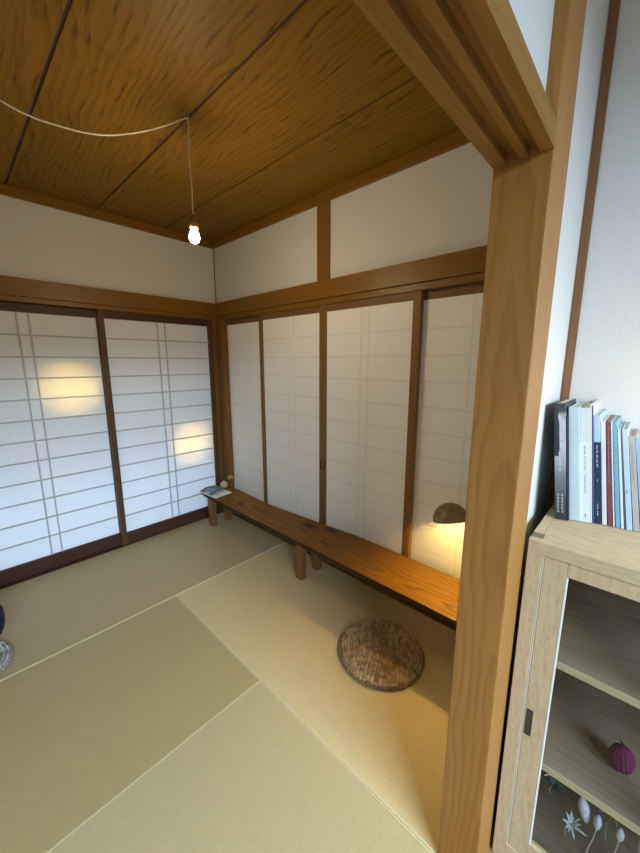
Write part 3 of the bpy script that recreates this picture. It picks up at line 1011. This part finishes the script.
def photo_cover():
    m, nt, b, out = new_mat('black_white_photo_cover')
    mp = coords(nt, (1, 1, 1))
    n = node(nt, 'ShaderNodeTexNoise')
    n.inputs['Scale'].default_value = 22; n.inputs['Detail'].default_value = 6
    nt.links.new(mp.outputs[0], n.inputs['Vector'])
    sep = nt.nodes.new('ShaderNodeSeparateXYZ')
    tc = nt.nodes.new('ShaderNodeTexCoord')
    nt.links.new(tc.outputs['Object'], sep.inputs[0])
    # torn light field in the upper middle, fading into dark at both ends
    r1 = ramp(nt, [(0, (.03, .03, .035)), (.10, (.04, .045, .05)), (.35, (.16, .18, .2)), (.62, (.48, .51, .54)), (.86, (.52, .55, .58)), (.93, (.06, .07, .08)), (1, (.03, .03, .035))])
    mr = node(nt, 'ShaderNodeMapRange')
    mr.inputs['From Max'].default_value = .337
    nt.links.new(sep.outputs['Z'], mr.inputs['Value'])
    add = node(nt, 'ShaderNodeMath', operation='MULTIPLY_ADD')
    nt.links.new(n.outputs['Fac'], add.inputs[0])
    add.inputs[1].default_value = .16
    sub = node(nt, 'ShaderNodeMath', operation='ADD')
    sub.inputs[1].default_value = -.08
    nt.links.new(mr.outputs[0], sub.inputs[0])
    nt.links.new(sub.outputs[0], add.inputs[2])
    nt.links.new(add.outputs[0], r1.inputs[0])
    # dark wedge along the far edge of the spine
    wd = node(nt, 'ShaderNodeMath', operation='MULTIPLY_ADD')
    nt.links.new(n.outputs['Fac'], wd.inputs[0])
    wd.inputs[1].default_value = .012
    nt.links.new(sep.outputs['Y'], wd.inputs[2])
    gt = node(nt, 'ShaderNodeMath', operation='GREATER_THAN')
    nt.links.new(wd.outputs[0], gt.inputs[0]); gt.inputs[1].default_value = -.0055
    zz = node(nt, 'ShaderNodeMath', operation='GREATER_THAN')
    nt.links.new(mr.outputs[0], zz.inputs[0]); zz.inputs[1].default_value = .55
    mu = node(nt, 'ShaderNodeMath', operation='MULTIPLY')
    nt.links.new(gt.outputs[0], mu.inputs[0]); nt.links.new(zz.outputs[0], mu.inputs[1])
    c = mixc(nt, mu.outputs[0], r1.outputs[0], (.03, .032, .04))
    nt.links.new(c, b.inputs['Base Color'])
    b.inputs['Roughness'].default_value = .4
    return m
WHITE = (.72, .76, .78)
# label, far bottom edge of the spine (y), spine x, height, depth, lean, cover, extras
ROWS = [
 ('thick book with a grey photo cover, the one nearest the brown corner strip', -2.860, -.642, .335, .19, 6.4, photo_cover(),
  dict(letters=([(.205, .255, 2, .42, .82), (.14, .2, 4, .32, .66), (.02, .078, 6, .15, .45), (.02, .078, 6, .55, .85)], (.75, .76, .78)))),
 ('thin black booklet between the photo covered book and the pale books', -2.8865, -.634, .302, .18, 6.4, (.02, .022, .026), {}),
 ('plain pale book with no lettering right of the thin black booklet', -2.891, -.622, .325, .19, 6.4, (.60, .70, .74), {}),
 ('pale book with a white lettered wrapper on its lower two thirds', -2.917, -.614, .325, .19, 6.4, (.66, .72, .74),
  dict(band=(.0, .232, (.74, .80, .83)), letters=([(.15, .222, 5, .38, .64), (.085, .138, 5, .40, .64), (.012, .028, 1, .3, .75)], (.30, .34, .38)))),
 ('thin cream book left of the thin navy spine', -2.938, -.606, .336, .19, 6.5, (.74, .72, .62), {}),
 ('very thin book with a navy spine and pale cover, tallest of the slim ones', -2.9425, -.604, .333, .19, 6.6, (.60, .62, .74), dict(spine=(.05, .08, .26))),
 ('pale blue book wearing a navy band with white lettering', -2.9470, -.600, .306, .18, 6.8, (.45, .60, .78),
  dict(band=(.0, .232, (.013, .032, .085)), letters=([(.16, .225, 5, .3, .7), (.12, .128, 1, .4, .65), (.02, .06, 2, .35, .7)], (.72, .76, .82)))),
 ('slim white book left of the maroon spine', -2.9632, -.596, .292, .17, 7.2, WHITE, {}),
 ('maroon book, the only red spine in the row', -2.9755, -.595, .292, .17, 7.5, (.20, .055, .07), dict(letters=([(.12, .28, 12, .35, .62)], (.55, .45, .42)))),
 ('narrow white book between the maroon and the sky blue spines', -2.9870, -.594, .292, .17, 7.7, WHITE, {}),
 ('sky blue book right of the maroon one', -2.9925, -.594, .292, .17, 8.0, (.16, .42, .58), {}),
 ('narrow white book right of the sky blue spine', -3.0037, -.593, .275, .17, 8.3, WHITE, {}),
 ('thin dark grey book left of a wide pale blue spine', -3.0112, -.593, .275, .17, 8.5, (.12, .12, .17), {}),
 ('wide pale blue book, second before the mid blue one', -3.0150, -.592, .275, .17, 8.8, (.48, .66, .84), dict(letters=([(.10, .115, 1, .3, .7)], (.2, .4, .5)))),
 ('beige grey book with a dark top edge', -3.0290, -.588, .257, .16, 9.1, (.46, .44, .42), dict(pagecol=(.5, .4, .28), letters=([(.14, .24, 8, .4, .6)], (.3, .28, .27)))),
 ('mid blue book, last visible in the row at the right edge', -3.0435, -.582, .257, .16, 9.4, (.30, .50, .72), {}),
 ('', -3.0600, 0, .25, 0, 9.4, None, {}),
]
for A, B in zip(ROWS, ROWS[1:]):
    ta, tb = math.radians(A[5]), math.radians(B[5])
    wdt = (A[1] - B[1] - min(A[3], B[3]) * (math.tan(tb) - math.tan(ta)) - .0007) * math.cos(ta)
    book(A[0], A[2], A[1], max(wdt, .0022), A[3], A[4], A[5], A[6], **A[7])

# ------------------------------------------------------------------ things inside the cabinet
def knitted_ball():
    c = Vector((-.655, -3.085, .3865))
    r = tag(None or bpy.data.objects.new('knitted_ball', None), 'magenta knitted ball on the lower cabinet shelf behind the glass', 'ornament')
    COL.objects.link(r); r.location = c
    bm = bmesh.new()
    n, mseg = 64, 40
    prof = []
    rows = []
    for i in range(n + 1):
        ph = math.pi * i / n
        ring = []
        for k in range(96):
            a = 2 * math.pi * k / 96
            ridge = .0016 * math.sin(a * 16 + ph * 4) + .0012 * math.sin(ph * 34)
            R = .027 * math.sin(ph) ** .85 + ridge * math.sin(ph)
            ring.append(bm.verts.new((R * math.cos(a), R * math.sin(a), .036 - .036 * math.cos(ph))))
        rows.append(ring)
    for a, b in zip(rows, rows[1:]):
        for k in range(96):
            f = bm.faces.new((a[k], a[(k + 1) % 96], b[(k + 1) % 96], b[k])); f.smooth = True
    bmesh.ops.remove_doubles(bm, verts=list(bm.verts), dist=.0001)
    part('yarn_body', bm, plain('magenta_yarn', (.19, .024, .095), .75, noise=.4, nscale=150), r)
    bm = bmesh.new()
    add_tube(bm, [(0, 0, .07), (.003, .004, .082), (.0, .010, .088), (-.003, .004, .083), (0, 0, .071)], .0014, 6)
    part('hanging_loop', bm, plain('dark_yarn', (.1, .02, .05), .8), r)
knitted_ball()

def dried_stem(label, base, tip, col, Lh, Wd, kind):
    b = Vector(base); t = Vector(tip)
    r = thing('dried_flower', label, 'dried flower', b, 'dried flowers in the bottom of the cabinet')
    d = t - b
    bm = bmesh.new()
    pts = [d * s + Vector((.006 * math.sin(3 * s), .004 * math.sin(5 * s), 0)) for s in [k / 10 for k in range(11)]]
    add_tube(bm, pts, [.0022 - .0009 * k / 10 for k in range(11)], 6)
    part('stem', bm, plain('pale_stem', (.50, .46, .36), .7, noise=.2), r)
    bm = bmesh.new()
    u = d.normalized()
    q = u.to_track_quat('Z', 'Y').to_matrix().to_4x4()
    b2 = bmesh.new()
    if kind == 'pod':
        add_lathe(b2, [(0, 0)] + [(Wd * math.sin(math.pi * k / 12) ** .8, Lh * k / 12) for k in range(1, 12)] + [(0, Lh)], seg=16)
    else:
        rnd = random.Random(label)
        for k in range(13):
            a = 2 * math.pi * (k + rnd.random()) / 13
            o = Vector((math.cos(a), math.sin(a), 0)); sd = Vector((-math.sin(a), math.cos(a), 0))
            spread = .35 + .9 * rnd.random(); ln = Lh * (.7 + .6 * rnd.random()); wd = Wd * (.25 + .3 * rnd.random())
            prev = None
            for q_ in range(6):
                t_ = q_ / 5
                c_ = o * ln * spread * t_ * (1 + .5 * t_) * .7 + Vector((0, 0, ln * (t_ - .35 * spread * t_ * t_)))
                hw = wd * math.sin(math.pi * min(.97, .12 + .86 * t_)) ** .7
                cur = [b2.verts.new(c_ + sd * hw), b2.verts.new(c_ + o * .0012), b2.verts.new(c_ - sd * hw), b2.verts.new(c_ - o * .0012)]
                if prev:
                    for e_ in range(4):
                        b2.faces.new((prev[e_], prev[(e_ + 1) % 4], cur[(e_ + 1) % 4], cur[e_]))
                prev = cur
    merge(bm, b2, 0, Matrix.Translation(pts[-1] - u * .002) @ q)
    part('seed_pod' if kind == 'pod' else 'dry_petals', bm, plain('dry_bloom', col, .6, noise=.25, nscale=80), r)
ST = [
    ('large pale lilac seed pod pointing down behind the cabinet glass', (-.745, -3.010, .340), (-.745, -3.014, .322), (.52, .48, .56), .085, .014, 'pod'),
    ('thin pale twig nearest the glazed door stile in the bottom of the cabinet', (-.757, -2.935, .352), (-.74, -2.982, .345), (.60, .60, .56), .024, .004, 'pod'),
    ('pale twig with a tiny bud just below the first twig', (-.757, -2.93, .318), (-.745, -2.978, .332), (.55, .52, .45), .012, .005, 'pod'),
    ('pinkish open dried bloom right of the large seed pod', (-.62, -3.085, .085), (-.66, -3.085, .25), (.52, .40, .42), .042, .018, 'bloom'),
    ('white dried bloom at the bottom of the cabinet', (-.69, -2.995, .085), (-.735, -3.000, .19), (.46, .44, .43), .026, .008, 'bloom'),
    ('cream dried bloom at the right edge of the cabinet', (-.60, -3.16, .085), (-.64, -3.155, .25), (.56, .50, .40), .042, .018, 'bloom'),
    ('slim lilac seed pod standing right of the largest pod', (-.745, -3.048, .085), (-.755, -3.052, .255), (.48, .46, .55), .06, .009, 'pod'),
    ('blue grey dried bloom low on the left inside the cabinet', (-.60, -2.94, .085), (-.64, -2.945, .17), (.13, .16, .18), .04, .014, 'bloom'),
    ('second slim lilac pod, paler, standing at the right edge', (-.735, -3.098, .085), (-.75, -3.098, .265), (.60, .56, .60), .05, .009, 'pod'),
]
for st_ in ST: dried_stem(*st_)

# ------------------------------------------------------------------ light
def light(name, kind, loc, energy, col, size=.1, rot=(0, 0, 0), **kw):
    l = bpy.data.lights.new(name, kind)
    l.energy = energy
    l.color = col
    if kind == 'AREA':
        l.shape = 'RECTANGLE'; l.size = size[0]; l.size_y = size[1]
    elif kind == 'POINT':
        l.shadow_soft_size = size
    elif kind == 'SUN':
        l.angle = size
    for k, v in kw.items(): setattr(l, k, v)
    o = bpy.data.objects.new(name, l)
    COL.objects.link(o)
    o.location = loc; o.rotation_euler = rot
    return o
def aim(o, target):
    d = Vector(target) - o.location
    o.rotation_euler = d.to_track_quat('-Z', 'Y').to_euler()
# cool daylight falling through the garden window of the near room
day = light('garden_daylight', 'AREA', (-2.6, -6.3, 3.0), 555, (.60, .80, 1.0), (3.0, 1.6))
aim(day, (-1.2, -1.0, .4))
# added cool backlight through the low slot, brightening the lower paper
ver = light('added_screen_backlight', 'AREA', (-1.3, 1.25, .1), 195, (.36, .61, 1.0), (3.6, .7))
aim(ver, (-1.3, 0, .55))
# warm lamp of the near room, right of the frame
light('near_room_lamp', 'POINT', (-.66, -3.12, 1.42), 1.3, (1.0, .76, .42), .04)
# added area lights stand in for low sun, making two warm paper patches
for lx_, lz_, sx_, sz_, en_ in ((-1.19, 1.31, .40, .42, 3.4), (-.31, .77, .38, .44, 3.2)):
    sn = light('sun_stand_in', 'AREA', (lx_, .79, lz_), en_ * 1.35, (1.0, .68, .13), (sx_ * .45, sz_ * .4))
    sn.data.spread = math.radians(26)
    aim(sn, (lx_, 0, lz_))

w = bpy.data.worlds.new('sky')
SC.world = w
w.use_nodes = True
bg = w.node_tree.nodes['Background']
bg.inputs[0].default_value = (.55, .72, 1, 1)
bg.inputs[1].default_value = .35

# ------------------------------------------------------------------ camera
cam = bpy.data.cameras.new('camera')
co = bpy.data.objects.new('camera', cam)
COL.objects.link(co)
yaw, pitch, roll = math.radians(46.7546), math.radians(-10.4449), math.radians(.0408)
fw = Vector((math.sin(yaw) * math.cos(pitch), math.cos(yaw) * math.cos(pitch), math.sin(pitch)))
rt = Vector((math.cos(yaw), -math.sin(yaw), 0)); up = rt.cross(fw)
r2 = rt * math.cos(roll) + up * math.sin(roll); u2 = -rt * math.sin(roll) + up * math.cos(roll)
mw = Matrix((r2, u2, -fw)).transposed().to_4x4()
mw.translation = Vector((-1.8019, -3.0124, 1.5031))
co.matrix_world = mw
cam.sensor_fit = 'HORIZONTAL'
cam.sensor_width = 36
cam.lens = 349.04 / 640 * 36
cam.clip_start = .02
SC.camera = co

SC.view_settings.view_transform = 'Standard'
SC.view_settings.look = 'None'
SC.view_settings.exposure = .1
SC.view_settings.gamma = 1
SC.view_settings.use_curve_mapping = False
SC.cycles.use_denoising = True
SC.cycles.max_bounces = 10
SC.cycles.diffuse_bounces = 6
